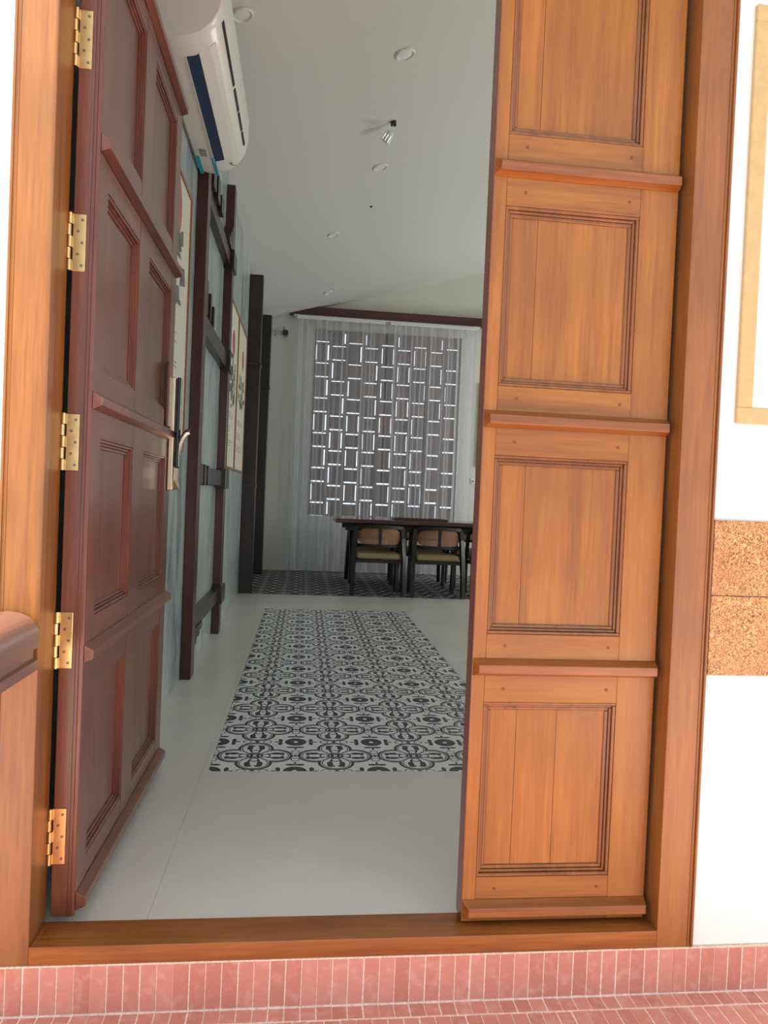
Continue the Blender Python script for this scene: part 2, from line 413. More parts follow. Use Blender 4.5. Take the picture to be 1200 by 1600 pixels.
# right wall; its two window openings are added to light the room
wr = MB()
WIN = [(2.1, 3.9), (6.5, 8.3)]
prev = YF
for a, b in WIN: wr.box(XR, XR+.15, prev, a, -.1, 4.0); wr.box(XR, XR+.15, a, b, -.1, 1.0); wr.box(XR, XR+.15, a, b, 2.8, 4.0); prev = b
wr.box(XR, XR+.15, prev, YB, -.1, 4.0)
tag(wr.build('wall_right', CREAM), 'cream right wall with two windows', 'wall', kind='structure')
for i, (a, b) in enumerate(WIN):  # unseen windows added around the fill lamps
    w = thing('window_%d' % (i+1), (XR+.05, (a+b)/2, 1.0), 'wood framed window in the right wall, %s the door' % ('nearer to' if i == 0 else 'farther from'), 'window', kind='structure')
    m = MB().box(XR+.02, XR+.1, a, a+.06, 1, 2.8).box(XR+.02, XR+.1, b-.06, b, 1, 2.8).box(XR+.02, XR+.1, a+.06, b-.06, 1, 1.06).box(XR+.02, XR+.1, a+.06, b-.06, 2.74, 2.8).box(XR+.02, XR+.1, (a+b)/2-.03, (a+b)/2+.03, 1.06, 2.74)
    m.build('window_frame', PZ, w)
cl = MB(); cl.prism([(XL-.2, cz(XL)-.058), (RIDGE, cz(RIDGE)), (XR+.1, cz(XR+.1)), (XR+.1, cz(XR+.1)+.1), (RIDGE, cz(RIDGE)+.1), (XL-.2, cz(XL)+.08)], 'y', YF-.1, YB+.2)
tag(cl.build('ceiling', CEIL), 'sloping plain white ceiling', 'ceiling', kind='structure')

# --- front wall (outside white, granite band)
WY0, WY1 = .006, .11
JX0, JX1, HEAD = -.095, 1.655, 2.70
fwm = MB().box(-3.0, JX0, WY0, WY1, -.138, 4.2).box(JX1, 6.3, WY0, WY1, -.018, 4.2).box(JX0, JX1, WY0, WY1, HEAD+.02, 4.2)
gable(RIDGE-3.2, XR, 4.2, WY0, WY1, fwm) if False else None
wf = tag(fwm.build('wall_front', WHITE), 'white painted outer wall around the doorway', 'wall', kind='structure')
for a, b in ((JX1+.003, 2.9), (2.903, 4.2)):
    for z0, z1 in ((.697, .9035), (.9055, 1.10)):
        MB().box(a, b, -.004, WY0+.01, z0, z1, .001).build('granite_slab', GRANITE, wf)
for z0, z1 in ((.697, .9035), (.9055, 1.10)):
    MB().box(-2.0, JX0-.02, -.004, WY0+.01, z0, z1, .001).build('granite_slab', GRANITE, wf)
# painted tan border on the right outer wall
pf = thing('wall_panel', (2.3, 0, 1.352), 'white panel with a tan border on the outer wall above the granite band', 'panel')
x0, x1, z0, z1, t = 1.702, 2.9, 1.352, 2.42, .042
y0, y1 = -.006, WY0
MB().box(x0, x1, y0, y1, z0, z0+t, .002).build('border_strip', TAN, pf); MB().box(x0, x1, y0, y1, z1-t, z1, .002).build('border_strip', TAN, pf)
MB().box(x0, x0+t, y0, y1, z0+t, z1-t, .002).build('border_strip', TAN, pf); MB().box(x1-t, x1, y0, y1, z0+t, z1-t, .002).build('border_strip', TAN, pf)
MB().box(x0+t, x1-t, 0.0, y1, z0+t, z1-t).build('panel_board', WHITE, pf)

# --- door frame
df = thing('trim_1', (.78, .05, -.02), 'varnished timber door frame with threshold', 'door frame', kind='structure')
TH0, TH1 = -.018, .0265
def jamb(x0, x1, sgn):
    MB().prism([(x0, 0), (x1, 0), (x1, .11), (x0, .11)], 'z', TH0, HEAD).build('jamb', JZ, df, bevel=.002)
    ox = x0 if sgn < 0 else x1
    for k, (d0, d1, yy) in enumerate(((.0, .006, -.006), (.010, .014, -.003))):
        a, b = sorted((ox-sgn*d0, ox-sgn*d1))
        MB().box(a, b, yy, .004, TH0+.004, HEAD, .001).build('bead', JZ, df)
jamb(JX0, 0, -1); jamb(1.558, JX1, 1)
MB().box(0, 1.558, -.001, .104, TH0, TH1, .0015).build('threshold', JX, df)
MB().box(JX0, JX1, 0, .11, HEAD-.06, HEAD+.02, .002).build('frame_head', JX, df)
MB().box(.0, .012, .062, .104, TH1, HEAD-.06).build('door_stop', JZ, df) if False else None

# --- porch floor and brick riser
pfm = MB().box(-3.0, 6.0, 0, .112, -.30, -.019).box(-3, 6, -4.5, .004, -.30, -.1405)
po = tag(pfm.build('floor_porch', GROUT), 'porch floor and low step of narrow pinkish-red bricks', 'floor', kind='structure')
BW = .0385; nb = 62; xs0 = -.32
for i in range(nb):
    x = xs0+i*BW
    j = random.uniform(-.0008, .0008)
    MB().box(x+.0010+j, x+BW-.0010+j, -.0012+random.uniform(-.0006, .0006), .02, -.1365, -.021, .0015).build('brick', BRICK, po)
rows = [(-.047, -.001), (-.135, -.049), (-.223, -.137), (-.311, -.225)]
for r, (a, b) in enumerate(rows):
    off = 0.0 if r % 2 == 0 else BW*.5
    for i in range(nb):
        x = xs0+i*BW+off; h = random.uniform(-.0012, .0008)
        MB().box(x+.0013+h, x+BW-.0013+h, a+.0016, b-.0016, -.150, -.1392+h*.5, .0012).build('brick', BRICK, po)
st = MB()
for r in range(36):
    y1_ = -.313-r*.088; off = BW*.5*(r % 2)
    for i in range(62): x = xs0+i*BW+off; st.box(x+.0016, x+BW-.0016, y1_-.0865, y1_, -.15, -.139)
tag(st.build('porch_bricks', BRICK, po), kind='stuff')
# grout crumbs along the top of the riser
MB().box(JX0-.2, 1.9, -.002, .004, -.0215, -.0175).build('mortar_line', plain('mortar_cream', (.72, .58, .44), .9, bumpy=.6, scale=150, var=.2), po)
# unseen added roof slab; its left edge lets sun reach only the left jamb
tag(MB().box(-.004, 6.5, -1.35, .004, 3.25, 3.4).build('porch_roof', CONC), 'concrete porch roof over the doorway', 'roof', kind='structure')

# ================================================================ DOOR LEAVES
# panel rows and rail mouldings shared by both leaves (heights above the inside floor)
ROWS = [(.147, .605), (.782, 1.243), (1.420, 1.880), (2.060, 2.520)]
BARS = [(.044, .091), (.674, .720), (1.312, 1.358), (1.950, 1.996), (2.583, 2.629)]
def leaf(name, loc, label, place, width, cols, stiles, zmats, bar_inset, bar_ext=0.0, hip=.013):
    """leaf local frame: u along the width from the hinge, d depth behind the front face; place maps (u, d, z) boxes to world"""
    root = thing(name, loc, label, 'door', kind='structure')
    WU, WA, BW_, MW = zmats
    def bx(u0, u1, d0, d1, z0, z1, ch=0):
        p, q = place(u0, d0), place(u1, d1)
        xa, xb = sorted((p[0], q[0])); ya, yb = sorted((p[1], q[1]))
        return MB().box(xa, xb, ya, yb, z0, z1, ch)
    T = .058; z0, z1 = .032, 2.62
    for a, b in stiles: bx(a, b, 0, T, z0, z1, .0015).build('stile', WU, root)
    zs = [z0]+[v for r in ROWS for v in r]+[z1]
    for (c0, c1) in cols:
        for k in range(0, len(zs), 2): bx(c0, c1, .0008, T-.0008, zs[k], zs[k+1], .001).build('rail', WA, root)
        for (a, b) in ROWS:
            # recessed panel made of three glued planks
            cuts = [c0, c0+(c1-c0)*random.uniform(.24, .29), c1]
            if a < .2: cuts.insert(2, c0+(c1-c0)*.57)
            for i in range(len(cuts)-1): bx(cuts[i]+.0004, cuts[i+1]-.0004, .020, .040, a, b, .0004).build('panel_plank', WU, root)
            # stepped moulding round the panel: mitred frame rings
            f = MB()
            for (w0, w1, dd) in ((.0, .008, .003), (.008, .015, .010), (.015, .024, .015)):
                for (ua, ub, za, zb) in ((c0+w0, c1-w0, a+w0, a+w1), (c0+w0, c1-w0, b-w1, b-w0), (c0+w0, c0+w1, a+w1, b-w1), (c1-w1, c1-w0, a+w1, b-w1)):
                    q = bx(ua, ub, dd, .021, za, zb, .0015); off = len(f.v); f.v += q.v; f.f += [[i+off for i in g_] for g_ in q.f]
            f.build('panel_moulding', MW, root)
    wtot = width
    for (a, b) in BARS:
        # projecting bar with chamfered, hipped ends
        p0, p1 = bar_inset, wtot-bar_inset+bar_ext; q = MB(); e = hip; dep = .024
        pts = [(p0, 0, a), (p1, 0, a), (p1, 0, b), (p0, 0, b), (p0+e, -dep, a+.010), (p1-e*.3, -dep, a+.010), (p1-e*.3, -dep, b-.014), (p0+e, -dep, b-.014)]
        for (u, d, z) in pts: x, y = place(u, d); q.v.append((x, y, z))
        q.f += [[0, 1, 5, 4], [1, 2, 6, 5], [2, 3, 7, 6], [3, 0, 4, 7], [4, 5, 6, 7], [0, 3, 2, 1]]
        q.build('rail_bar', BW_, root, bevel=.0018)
    # wooden pegs at the joints
    for (a, b) in (ROWS if width < 1 else []):
        for (c0, c1) in cols:
            for z in (a-.03, b+.035):
                for u in (c0+.05, c1-.03):
                    x, y = place(u, 0); q = MB()
                    if abs(place(0, 1)[0]-place(0, 0)[0]) > .5: q.cyl((x-.001, y, z), .004, .0022, 'x', 8)
                    else: q.cyl((x, y-.0006, z), .004, .002, 'y', 8)
                    q.build('peg', PEGM, root)
    return root
# right leaf: closed, front face at y=.052, u runs from its free (left) edge
RL0 = 1.050
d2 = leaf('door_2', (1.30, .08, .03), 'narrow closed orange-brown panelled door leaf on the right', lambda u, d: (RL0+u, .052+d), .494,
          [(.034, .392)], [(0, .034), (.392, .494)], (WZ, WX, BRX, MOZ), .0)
MB().box(RL0-.0012, RL0+.001, .0535, .1095, .034, 2.618).build('free_edge', EDGE, d2)
# left leaf: swung 90 degrees inwards, face at x=.068 looking right, u runs away from the hinge
d1 = leaf('door_1', (.04, .64, .03), 'wide dark reddish-brown panelled door leaf swung open into the room', lambda u, d: (.068-d, .113+u), 1.06,
          [(.085, .445), (.585, .965)], [(0, .085), (.445, .585), (.965, 1.06)], (RZ, RY, RY, RZ), .004, hip=.002)
# rebate lines on the hinge edge of the left leaf
MB().box(.046, .050, .110, .114, .034, 2.62).box(.056, .0585, .1085, .114, .034, 2.62).build('edge_bead', RZ, d1)
# hinges
for k, zc in enumerate((.238, .732, 1.226, 1.718, 2.214)):
    h = MB().box(.0105, .0415, .1095, .114, zc-.0705, zc+.0705, .001).build('hinge', GOLD, d1)
    for i in range(5):
        z0 = zc-.0705+i*.0285
        MB().cyl((-.001+(.0035 if i % 2 else .006), .1065, z0+.0008), .0058, .0268, 'z', 14).build('knuckle', GOLD, h, smooth=True)
        if i % 2 == 0: MB().box(.004, .012, .1075, .112, z0+.001, z0+.0265).build('knuckle_strap', GOLD, h)
    for i in range(5):
        MB().cyl((.033-(.010 if i % 2 else 0), .1085, zc-.056+i*.028), .0036, .0016, 'y', 10).build('screw', SCREW, h)
# handle near the free edge of the left leaf
hd = MB().box(.068, .092, 1.112, 1.150, 1.115, 1.556, .004).build('handle', PALEGOLD, d1, bevel=.002); hd['label'] = 'tall gold and black door handle'
MB().box(.0925, .112, 1.112, 1.145, 1.20, 1.556, .006).build('grip_cover', BLACK, hd, bevel=.003)
MB().sweep([(.100, 1.13, 1.122), (.100, 1.13, 1.16), (.101, 1.13, 1.22), (.108, 1.13, 1.27), (.122, 1.13, 1.315), (.136, 1.13, 1.338), (.147, 1.13, 1.342)],
           [.03, .03, .03, .028, .024, .02, .016], [.014, .014, .012, .012, .012, .012, .01]).build('lever', PALEGOLD, hd, smooth=True)
MB().sweep([(.094, 1.13, 1.120), (.094, 1.13, 1.22), (.100, 1.13, 1.275), (.116, 1.13, 1.322), (.134, 1.13, 1.350), (.147, 1.13, 1.352)],
           [.033]*6, [.008]*6).build('lever_trim', BLACK, hd, smooth=True)
MB().box(.068, .078, 1.04, 1.11, 1.36, 1.60, .003).build('lock_block', RZ, d1)

# ================================================================ OUTSIDE: handrail left of the door
hr = thing('handrail', (-.065, -.5, -.138), 'dark wooden handrail with domed top meeting the left door jamb', 'handrail')
prof = [(-.135, .689), (.004, .689), (.004, .712), (-.006, .716), (-.006, .735), (.0055, .742), (.0055, .778), (-.003, .797), (-.018, .811), (-.040, .820), (-.065, .824), (-.090, .820), (-.112, .811), (-.127, .797), (-.1355, .778), (-.1355, .742), (-.124, .735), (-.124, .716), (-.135, .712)]
HRW = wood('handrail_wood', 'y', (.10, .045, .03), (.14, .06, .04), (.18, .085, .06), .35, 1.0, False, crough=.38)
MB().prism(prof, 'y', -.95, -.012).build('top_rail', HRW, hr, smooth=True)
MB().box(-.105, -.025, -.94, -.86, -.138, .689, .004).build('post', HRW, hr)

# ================================================================ LEFT WALL ITEMS
def poster(yc0, yc1, z0, z1, label, variant):
    t = thing('poster', (XL, (yc0+yc1)/2, z0), label, 'poster', 'posters on the left wall')
    x = XL; f = .018
    MB().box(x, x+.018, yc0, yc0+f, z0, z1).build('frame_side', FRAMEB, t); MB().box(x, x+.018, yc1-f, yc1, z0, z1).build('frame_side', FRAMEB, t)
    MB().box(x, x+.018, yc0+f, yc1-f, z0, z0+f).build('frame_side', FRAMEB, t); MB().box(x, x+.018, yc0+f, yc1-f, z1-f, z1).build('frame_side', FRAMEB, t)
    s = MB().box(x, x+.009, yc0+f, yc1-f, z0+f, z1-f).build('sheet', PAPER, t)
    w = yc1-yc0; h = z1-z0; xs_ = x+.009
    # round emblem
    ey, er, ez = {3: (.52, .19, .13), 1: (.60, .115, .225), 2: (.60, .10, .215)}[variant]
    MB().cyl((xs_, yc0+w*ey, z1-h*ez), er, .0008, 'x', 24).build('emblem', PRED, s)
    MB().cyl((xs_+.0008, yc0+w*ey, z1-h*ez), er*.45, .0004, 'x', 18).build('emblem_centre', FRAMEB, s)
    if variant == 1: MB().cyl((xs_, yc0+w*.25, z1-h*.26), w*.16, .0006, 'x', 14).build('green_print', PGREEN, s)
    # picture area: overlapping grey and dark shapes
    pz0, pz1 = {3: (.21, .46), 1: (.36, .62), 2: (.36, .55)}[variant]
    rnd = random.Random(variant)
    for nm, mt, cnt in (('picture_tint', PGREYB, 12), ('picture_print', PDARK, 18)):
        q = MB()
        for i in range(cnt):
            ww = w*(.05+.13*rnd.random()); hh = h*(.02+.07*rnd.random())
            a = yc0+w*(.18+.60*rnd.random()); zc = z1-h*(pz0+(pz1-pz0)*rnd.random())-hh*.5
            q.prism([(a, zc), (a+ww, zc+hh*.3), (a+ww*.8, zc+hh), (a+ww*.1, zc+hh*.8)], 'x', xs_, xs_+.0004+i*.00004+(.0006 if mt is PDARK else 0))
        tag(q.build(nm, mt, s), kind='stuff')
    # lines of small print
    q = MB(); z = z1-h*(.58 if variant == 3 else .66)
    for blk in range(3):
        for i in range(3):
            q.box(xs_, xs_+.0005, yc0+w*.16, yc0+w*(.5+.3*rnd.random()), z, z+.006); z -= .022
        z -= .06
    tag(q.build('small_print', GREYP, s), kind='stuff')
    return t
poster(1.36, 2.32, 1.33, 2.715, 'cream framed poster with red emblem beside the open door leaf, nearest of the three', 3)
poster(4.25, 5.16, 1.325, 2.775, 'cream framed poster with red emblem just beyond the timber display frame', 1)
poster(5.18, 6.10, 1.325, 2.775, 'cream framed poster with red emblem next to the thick dark post, farthest of the three', 2)

# timber display frame: two posts joined by four rails with stepped brackets
fr = thing('timber_display_frame', (XL, 3.27, 0), 'dark timber frame of two slim posts and four bracketed rails on the left wall', 'frame')
PX = -.024
MB().box(XL, PX, 2.56, 2.68, .001, 3.42, .003).build('post', PZ, fr)
MB().box(XL, PX, 3.96, 4.08, .001, 3.50, .003).build('post', PZ, fr)
for (za, zb) in ((.262, .365), (1.163, 1.275), (2.075, 2.195), (2.865, 2.965)):
    MB().box(XL, -.036, 2.68, 3.96, za, zb, .003).build('rail', PY, fr)
    MB().box(XL, -.006, 3.90, 4.12, za-.02, zb+.02, .004).build('collar', PY, fr)
for k in range(3):
    MB().box(XL, -.030, 2.72+k*.16, 2.77+k*.16, 2.195, 2.40-k*.04, .002).build('peg', PY, fr)
    MB().box(XL, -.026, 2.72+k*.16, 2.77+k*.16, 1.155, 1.285, .002).build('peg', PY, fr)
    MB().box(XL, -.026, 2.66+k*.11, 2.78+k*.11, .262-.09+k*.03, .275, .002).build('step_bracket', PY, fr)
    MB().box(XL, -.012, 2.70+k*.2, 2.82+k*.2, 2.965, 3.17-k*.05, .002).build('peg', PY, fr)
    MB().box(XL, -.022, 3.70+k*.09, 3.77+k*.09, 2.965, 3.03+k*.06, .002).build('peg', PY, fr)
MB().box(-.0058, -.0048, 3.95, 4.03, 2.11, 2.17).build('white_label', WHITE, fr)

for (y0, y1, zt, nm) in ((6.29, 6.44, 3.52, 'thick dark wooden post where the dark patterned floor begins'), (8.24, 8.39, 3.565, 'dark wooden post near the far left corner')):
    t = thing('wooden_post', (0, y0, 0), nm, 'post', 'posts on the left wall')
    MB().box(XL+.002, .058, y0, y1, .001, zt, .004).build('shaft', DKZ2, t)
    MB().box(XL+.002, .062, y0-.012, y1+.012, 1.18, 1.215, .003).build('joint_band', PY, t)
    MB().box(XL+.002, .066, y0-.02, y1+.02, zt-1.0, zt-.97, .003).build('joint_band', PY, t)

# ================================================================ AIR CONDITIONER
ac = thing('air_conditioner', (XL, 1.95, 2.95), 'white split air conditioner high on the left wall above the door leaf', 'air conditioner')
Y0, Y1 = 1.30, 2.56
prof = [(XL, 2.985), (XL+.02, 2.962), (.0, 2.955), (.06, 2.968), (.11, 2.992), (.155, 3.035), (.185, 3.09), (.199, 3.16), (.20, 3.26), (.19, 3.31), (.165, 3.325), (XL, 3.325)]
def acprof(sc):
    cx_, cz_ = .03, 3.15
    return [(max(XL, cx_+(x-cx_)*sc) if x > XL+.001 else XL, cz_+(z-cz_)*sc) for x, z in prof]
b = MB(); secs = [(Y0, .93), (Y0+.012, .975), (Y0+.03, 1), (Y1-.06, 1), (Y1-.025, .98), (Y1-.008, .94), (Y1, .88)]
n = len(prof)
for y, sc in secs: b.v += [(x, y, z) for x, z in acprof(sc)]
for i in range(len(secs)-1):
    for k in range(n): b.f.append([i*n+k, i*n+(k+1) % n, (i+1)*n+(k+1) % n, (i+1)*n+k])
b.f += [list(range(n))[::-1], [(len(secs)-1)*n+k for k in range(n)]]
b.build('body', ACW, ac, smooth=True)
MB().prism([(.030, 2.9575), (.082, 2.9735), (.082, 2.9790), (.030, 2.963)], 'y', 1.42, 2.38).build('air_outlet', NAVY, ac)
MB().prism([(.084, 2.975), (.130, 3.006), (.1525, 3.0275), (.1515, 3.031), (.128, 3.010), (.083, 2.980)], 'y', 1.41, 2.38).build('flap', ACW, ac)
for (a, b_) in ((1.36, 1.83), (1.86, 2.06), (2.08, 2.26), (2.28, 2.42)):
    MB().prism([(.1835, 3.078), (.1895, 3.092), (.187, 3.094), (.181, 3.080)], 'y', a, b_).build('panel_gap', DARKGAP, ac)
MB().prism([(.028, 2.952), (.031, 2.952), (.031, 2.96), (.028, 2.96)], 'y', 1.42, 2.38).build('outlet_lip', ACW, ac)
for (a, b_, z_) in ((-.070, -.048, 2.9585), (.018, .036, 2.9555)):
    MB().box(a, b_, 2.33, 2.545, z_-.002, z_).build('blue_tape', TAPE, ac)
q = MB()
for i in range(4): q.box(-.035, .0, 2.24+i*.022, 2.25+i*.022, 2.9535, 2.9545)
q.box(-.037, -.034, 2.235, 2.32, 2.9535, 2.9545); q.build('small_print', GREYP, ac)
q = MB().box(.105, .120, 2.44, 2.455, 2.987, 2.9885).box(.105, .135, 2.47, 2.478, 2.991, 2.992); q.build('badge', GREYP, ac)

# ================================================================ CEILING FITTINGS
def on_ceiling(o): o.rotation_euler = (0, -math.atan(CSL), 0)
def downlight(x, y, label, r=.064):
    t = thing('downlight', (x, y, cz(x)), label, 'ceiling light', 'round ceiling lights'); on_ceiling(t)
    def lathe(name, pts, mat):
        m = MB(); seg = 28; k = len(pts)
        for i in range(seg):
            a = 2*PI*i/seg
            for rr, z in pts: m.v.append((rr*math.cos(a), rr*math.sin(a), z))
        for i in range(seg):
            for j in range(k-1): m.f.append([i*k+j, ((i+1) % seg)*k+j, ((i+1) % seg)*k+j+1, i*k+j+1])
        me = bpy.data.meshes.new(name); me.from_pydata(m.v, [], m.f); me.materials.append(mat)
        bm = bmesh.new(); bm.from_mesh(me); bmesh.ops.recalc_face_normals(bm, faces=bm.faces[:]); bm.to_mesh(me); bm.free()
        for pl in me.polygons: pl.use_smooth = True
        o = bpy.data.objects.new(name, me); COL.objects.link(o); o.parent = t
    lathe('rim', [(r*.80, -.006), (r*.86, -.016), (r, -.012), (r*1.06, 0), (r, .002)], TRACK)
    lathe('diffuser', [(.0005, -.010), (r*.5, -.009), (r*.82, -.006)], LAMPD)
downlight(1.133, 2.888, 'round white ceiling light nearest the door'); downlight(1.140, 4.49, 'round white ceiling light just beyond the small spotlight')
downlight(.796, 5.90, 'round ceiling light midway down the room, left of the row', .058); downlight(.812, 8.10, 'farthest round ceiling light, close to the dark beam', .058)
downlight(.166, 2.25, 'round white ceiling light beside the air conditioner', .058)
sp = thing('spotlight', (1.164, 3.74, cz(1.164)), 'small glass spotlight with dark mount hanging from the ceiling', 'spotlight')
zc = cz(1.164)
MB().cyl((1.164, 3.74, zc-.03), .022, .032, 'z', 16).build('mount', BLACK, sp, smooth=True)
MB().sweep([(1.164, 3.74, zc-.02), (1.160, 3.76, zc-.055), (1.140, 3.78, zc-.085)], .008, .008).build('bracket', CHROME, sp)
bc = (1.128, 3.79, zc-.10)
o = MB().cyl((bc[0], bc[1], bc[2]-.04), .040, .085, 'z', 16, .026).build('lamp_body', WHITE, sp, origin=bc); o.rotation_euler = (.35, .55, 0)
for k in range(3):
    q = MB().box(bc[0]-.030+k*.022, bc[0]-.020+k*.022, bc[1]-.044, bc[1]-.034, bc[2]-.035, bc[2]+.02, .002).build('fin', CHROME, sp, origin=bc); q.rotation_euler = (.35, .55, 0)
MB().cyl((1.141, 5.336, cz(1.141)-.012), .012, .014, 'z', 10).build('ceiling_hook', BLACK); bpy.data.objects['ceiling_hook']['label'] = 'tiny black hook fixed in the ceiling beyond the spotlight'; bpy.data.objects['ceiling_hook']['category'] = 'hook'

# ================================================================ FAR WALL
# perforated screen of blocks
sc_ = thing('block_screen', ((LX0+LX1)/2, YB+.08, LZ0), 'perforated screen of grey-brown blocks with bright daylight gaps behind the curtains', 'screen')
pitch = (LX1-LX0)/9; per = .517; sy0, sy1 = YB+.055, YB+.115
for c in range(10):
    x = LX0+c*pitch; a, b = max(LX0, x-.026), min(LX1, x+.026)
    MB().box(a, b, sy0-.01, sy1+.01, LZ0, LZ1).build('mullion', BLOCK, sc_)
proto = {}
def blk(x0, x1, z0, z1):
    key = (round(x1-x0, 4), round(z1-z0, 4)); cxx, czz = (x0+x1)/2, (z0+z1)/2
    if key in proto:
        o = proto[key].copy(); COL.objects.link(o); o.location = Vector((cxx, (sy0+sy1)/2, czz))-wloc(sc_)
    else:
        proto[key] = MB().box(x0, x1, sy0, sy1, z0, z1, .003).build('block', BLOCK, sc_, origin=(cxx, (sy0+sy1)/2, czz))
def tall(x0, x1, z0, z1, kind):
    key = (round(x1-x0, 4), round(z1-z0, 4), kind); cxx, czz = (x0+x1)/2, (z0+z1)/2
    if key in proto:
        o = proto[key].copy(); COL.objects.link(o); o.location = Vector((cxx, (sy0+sy1)/2, czz))-wloc(sc_); return
    l = .020 if kind in (0, 1) else 0; r = .022 if kind in (0, 2) else 0; e = .028
    m = MB().box(x0+l, x1-r, sy0, sy1, z0, z1)
    if l: m.box(x0, x0+l, sy0, sy1, z0, z0+e).box(x0, x0+l, sy0, sy1, z1-e, z1)
    if r: m.box(x1-r, x1, sy0, sy1, z0, z0+e).box(x1-r, x1, sy0, sy1, z1-e, z1)
    proto[key] = m.build('block', BLOCK, sc_, origin=(cxx, (sy0+sy1)/2, czz))
for c in range(9):
    xa = LX0+c*pitch+.026; xb = LX0+(c+1)*pitch-.026
    z = LZ1-(-.02 if c % 2 == 0 else per*.5-.02)-.0
    zz = z+per
    while zz > LZ0-.01:
        # flat block (full width) with a gap above and below, tall block with slits at its sides
        f0, f1 = zz-.178, zz; t1 = f0-.024; t0 = t1-.292
        a0, a1 = max(f0, LZ0), min(f1, LZ1)
        if a1-a0 > .02: blk(xa, xb, a0, a1)
        a0, a1 = max(t0, LZ0), min(t1, LZ1)
        if a1-a0 > .06: tall(xa, xb, a0, a1, random.choice((0, 1, 2, 2, 1, 0)))
        zz -= per
# ground and a pale boundary wall outside, behind the screen
tag(MB().box(-15, 20, 9.3, 40, -.3, -.15).build('ground', plain('outside_earth', (.42, .36, .28), .9)), 'open bare ground behind the building', 'ground', kind='structure')

# dark beam over the curtains, its left end cut by the sloping ceiling
bmz0, bmz1 = 3.735, 3.85
tag(MB().prism([(.28, bmz0), (XR, bmz0), (XR, bmz1), (.28+(bmz1-bmz0)/CSL, bmz1)], 'y', 8.74, YB).build('beam', PELM), 'dark wooden beam across the far wall above the curtains', 'beam', kind='structure')

def curtain(x0, x1, label, seed):
    rnd = random.Random(seed)
    t = thing('sheer_curtain', ((x0+x1)/2, 8.70, .02), label, 'curtain', 'sheer curtains')
    ztop, zbot = 3.675, .022; n = int((x1-x0)/.0025); rowsz = 14
    folds = []; s = 0
    while s < (x1-x0)+.2:
        P_ = rnd.uniform(.085, .17); folds.append((s, P_, rnd.uniform(.6, 1.2))); s += P_
    def pt(s, k):
        f = 0
        for (a, P_, am) in folds:
            if a <= s < a+P_: f = (s-a)/P_; break
        t_ = k/(rowsz-1)       # 0 top, 1 bottom
        A = (.012+.020*min(1, t_*1.6))*am
        x = x0+s-.38*P_*math.sin(2*PI*f)*(.7+.3*t_)*min(1.15, am) + .018*t_*math.sin(s*5+seed)+.006*math.sin(k*.9+s*13)*t_
        y = 8.70+A*math.cos(2*PI*f)+.008*math.sin(s*9)*t_
        return x, y, ztop+(zbot-ztop)*t_
    m = MB()
    for k in range(rowsz):
        for i in range(n+1): m.v.append(pt((x1-x0)*i/n, k))
    for k in range(rowsz-1):
        for i in range(n): a = k*(n+1)+i; m.f.append([a, a+1, a+n+2, a+n+1])
    m.build('cloth', SHEER, t, smooth=False)
    me = t.children[0].data; me.materials.append(CREASE)
    crease = []
    for i in range(n):
        sm = (x1-x0)*(i+.5)/n
        crease.append(any(a <= sm < a+P_ and am > .72 and abs((sm-a)/P_-.5) < .028 for (a, P_, am) in folds))
    for k, pl in enumerate(me.polygons):
        pl.use_smooth = True
        if crease[k % n]: pl.material_index = 1
    MB().box(x0+.01, x1, 8.672, 8.682, 3.652, 3.690).build('heading_tape', TRACK, t)
curtain(.385, 1.675, 'white sheer pleated curtain on the left half, hanging to the floor', 1)
curtain(1.745, 3.05, 'white sheer pleated curtain on the right half, behind the dining table', 2)
tk = thing('curtain_track', (1.75, 8.7, 3.69), 'thin white track carrying the sheer curtains', 'curtain track')
MB().box(.35, 3.09, 8.69, 8.73, 3.690, 3.712, .002).build('track', TRACK, tk)
MB().box(.40, .43, 8.70, YB, 3.70, 3.72).build('bracket', TRACK, tk); MB().box(3.0, 3.03, 8.70, YB, 3.70, 3.72).build('bracket', TRACK, tk)

cc = thing('security_camera', (.19, YB, 3.44), 'small white and black security camera at the far left corner', 'camera')
MB().box(.10, .17, YB-.03, YB, 3.40, 3.50, .006).build('base', TRACK, cc)
MB().box(.17, .22, YB-.08, YB-.03, 3.43, 3.46, .003).build('arm', TRACK, cc)
MB().cyl((.235, YB-.16, 3.445), .042, .12, 'y', 18).build('camera_body', BLACK, cc, smooth=True)
MB().cyl((.205, YB-.06, 3.48), .006, .07, 'z', 8).build('aerial', BLACK, cc)

pc = thing('framed_picture', (3.5, YB, 1.65), 'dark framed picture on the far wall, mostly hidden by the closed door leaf', 'picture')
for (a, b, c, d) in ((3.16, 3.19, 1.65, 2.90), (3.81, 3.84, 1.65, 2.90), (3.19, 3.81, 1.65, 1.69), (3.19, 3.81, 2.86, 2.90)):
    MB().box(a, b, YB-.03, YB, c, d, .003).build('frame_side', GREYP, pc)
MB().box(3.19, 3.81, YB-.012, YB, 1.69, 2.86).build('picture_sheet', PDARK, pc)
sw = thing('switch_plate', (3.11, YB, 1.40), 'small grey switch plate low on the far wall beside the curtain', 'switch')
MB().box(3.085, 3.145, YB-.012, YB, 1.39, 1.47, .003).build('plate', TRACK, sw); MB().box(3.10, 3.13, YB-.016, YB-.012, 1.415, 1.445, .001).build('rocker', GREYP, sw)

